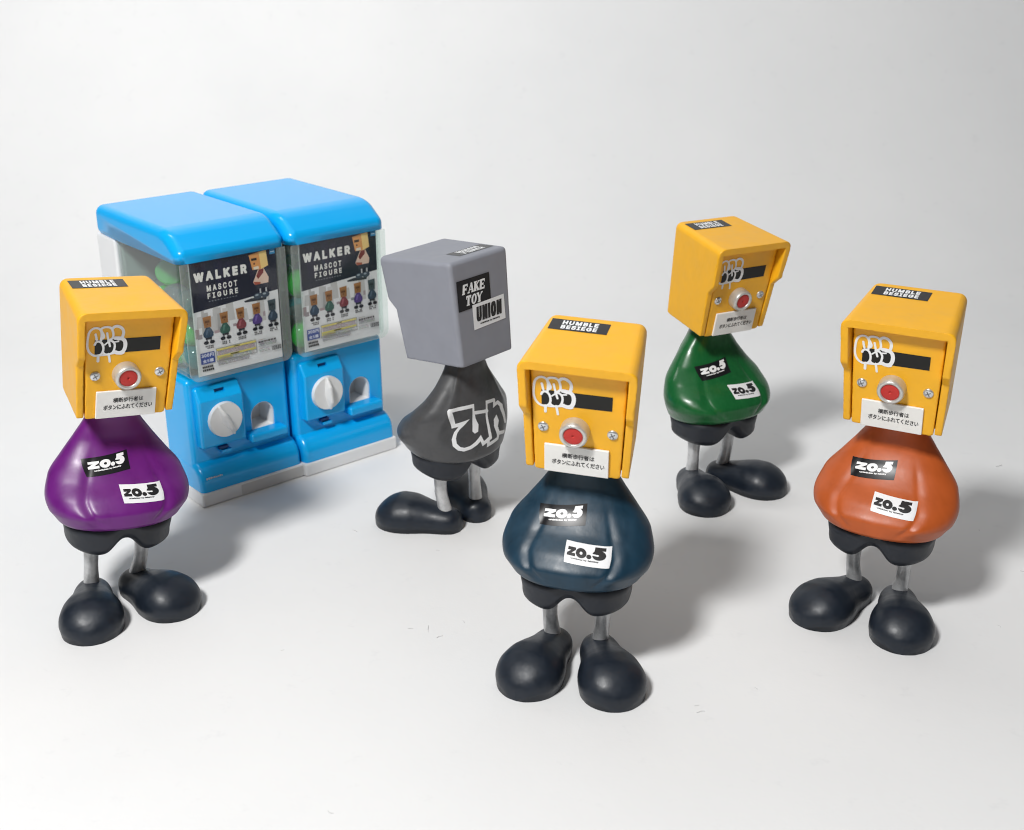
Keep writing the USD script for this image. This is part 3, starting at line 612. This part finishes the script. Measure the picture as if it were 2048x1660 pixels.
def make_machine(loc, yaw, label, turn, text):
    t = thing('capsule_machine', label, 'capsule machine', loc, yaw)
    part(t, 'base', tm(MP['base']), 'white_plastic', 40)
    b = part(t, 'body', tm(MP['body']), 'blue_plastic', 35)
    part(b, 'chute', tm(MP['chute']), 'white_plastic', 40)
    for z in (29.6, 13.5): part(b, 'coin_slot', tm(cube(-7.75, -5.15, -13.6 if z > 20 else -14.0, -13.0, z, z + .75)), 'recess_dark', False)
    part(t, 'rear_body', tm(MP['rear_body']), 'white_plastic', 40)
    part(t, 'back_panel', tm(MP['back']), 'white_plastic', 40)
    d, g = dial_mesh(); q = (-6.35, 0, 22.4)
    dp = part(t, 'dial', tm(d.rotate([0, turn, 0]).translate(q)), 'dial_white', 40); part(dp, 'grip', tm(g.rotate([0, turn, 0]).translate(q)), 'dial_white', 50)
    part(t, 'hopper', tm(MP['hopper']), 'clear_plastic', 40)
    part(t, 'poster_cover', tm(MP['cover']), 'clear_cover', 40); part(t, 'cover_rim', tm(MP['rim']), 'clear_rim', 40)
    ps = part(t, 'poster', tm(cube(-PW / 2, PW / 2, -15.46, -15.27, 64.7 - PH, 64.7)), 'sticker_white', False)
    part(ps, 'poster_print', POSTER[0], 'poster', False, col=POSTER[1])
    part(t, 'lid', tm(MP['lid']), 'blue_plastic', 40)
    if text:
        rng = random.Random(5); k = -13.6; gs = []
        while k < -9.0:
            w = rng.uniform(.25, .5); gs.append(sbox(k, 7.35, k + w, 7.35 + rng.uniform(.35, .6))); k += w + .14
        part(b, 'faint_lettering', flat(union_all(gs), lambda V: np.stack([V[:, 0], np.full(len(V), -16.62), V[:, 1]], -1)), 'tape', False)
        part(t, 'tape_strip', tm(cube(-4.1, 15.0, -17.26, -17.15, .5, 3.3)), 'tape', False)
M1, M2, MY = (-80.16, 148.56, 0), (-56.37, 167.95, 0), math.radians(41.35)
make_machine(M1, MY, 'blue and white toy capsule machine partly behind the purple figure, its white dial turned aslant', -24, True)
make_machine(M2, MY, 'blue and white toy capsule machine next to the grey-headed figure, its white dial upright', -4, False)
# capsules inside the hoppers, each a thing of its own
def capsules():
    rng = random.Random(11); half_ = lambda up: m3.Manifold.sphere(3.75, 28).trim_by_plane([0, 0, 1 if up else -1], .12)
    top, bot = tm(half_(True)), tm(half_(False)); band = tm(m3.Manifold.cylinder(.5, 3.85, 3.85, 32).translate([0, 0, -.25]))
    cols = ['green_capsule', 'teal_capsule', 'green_capsule', 'clear_capsule']
    cn = {'green_capsule': 'green', 'teal_capsule': 'teal', 'clear_capsule': 'clear'}
    for mi, (loc, mname) in enumerate(((M1, 'behind the purple figure'), (M2, 'next to the grey-headed figure'))):
        pos = []
        for z in (38.9, 45.9, 52.9):
            for x in (-9.9, -2.2, 5.5):
                for y in (-10.4, -2.8, 5.0):
                    if z > 50 and (x > 0 or (mi == 0 and y < -8 and x > -5)): continue
                    if x > 0 and y > -5: continue
                    pos.append((x + rng.uniform(-.15, .15), y + rng.uniform(-.15, .15), z + rng.uniform(-.2, .2)))
        if mi == 0: pos.append((-8.6, 2.0, 58.6))
        for i, p in enumerate(pos):
            c = cols[rng.randrange(4)] if not (mi == 0 and i == len(pos) - 1) else 'green_capsule'
            w = np.array(loc) + rot(MY) @ np.array(p)
            t = thing('capsule', f'small {cn[c]} capsule in the clear hopper of the machine {mname}', 'capsule', w, MY, f'{cn[c]} capsules in the hopper of the machine {mname}')
            R_ = trimesh.transformations.random_rotation_matrix(np.array([rng.random() for _ in range(3)]))[:3, :3]
            for nm, m, mm in (('upper_half', top, c), ('lower_half', bot, 'clear_capsule' if c != 'clear_capsule' else 'teal_capsule'), ('band', band, c)):
                part(t, nm, trimesh.Trimesh(m.vertices @ R_.T, m.faces, process=False), mm, 40)
capsules()

# ---------------------------------------------------------------- lint and faint marks on the paper
def lint():
    rng = random.Random(8); ms = []
    spots = [(-17.9, 65.2, 2.4), (-16.2, 62.7, 1.6), (-21.2, 66.7, 1.2), (-10.9, 70.4, 1.3), (-17.5, 102.5, .9), (-40.4, 113.4, 1.6), (-48.7, 58, .8), (37.6, 36.5, 1.8), (36.7, 38.8, 1.0), (117.4, 112.6, .9), (106, 67, 1.1), (135.7, 152.3, 2.2), (119.6, 92.5, 2.0), (49.1, 43.9, .8), (-31.8, 8.2, 1.4)]
    for x, y, l in spots:
        a = rng.uniform(0, 6.28); p = []
        for k in range(7):
            a += rng.uniform(-.4, .4); q = p[-1] if p else np.array([x, y, .05]); p.append(q + np.array([math.cos(a), math.sin(a), rng.uniform(-.02, .06)]) * l / 6); p[-1][2] = max(.04, p[-1][2])
        ms.append(tube(p, .05 if l < 1.5 else .075, 5))
    m = trimesh.util.concatenate(ms); part('/World', 'lint', m, 'tape_dark', False)
    tag(stage.GetPrimAtPath('/World/lint'), 'tiny grey lint fibres scattered on the white paper', 'lint', kind='stuff')
mat('tape_dark', (.56, .56, .56), .8)
lint()
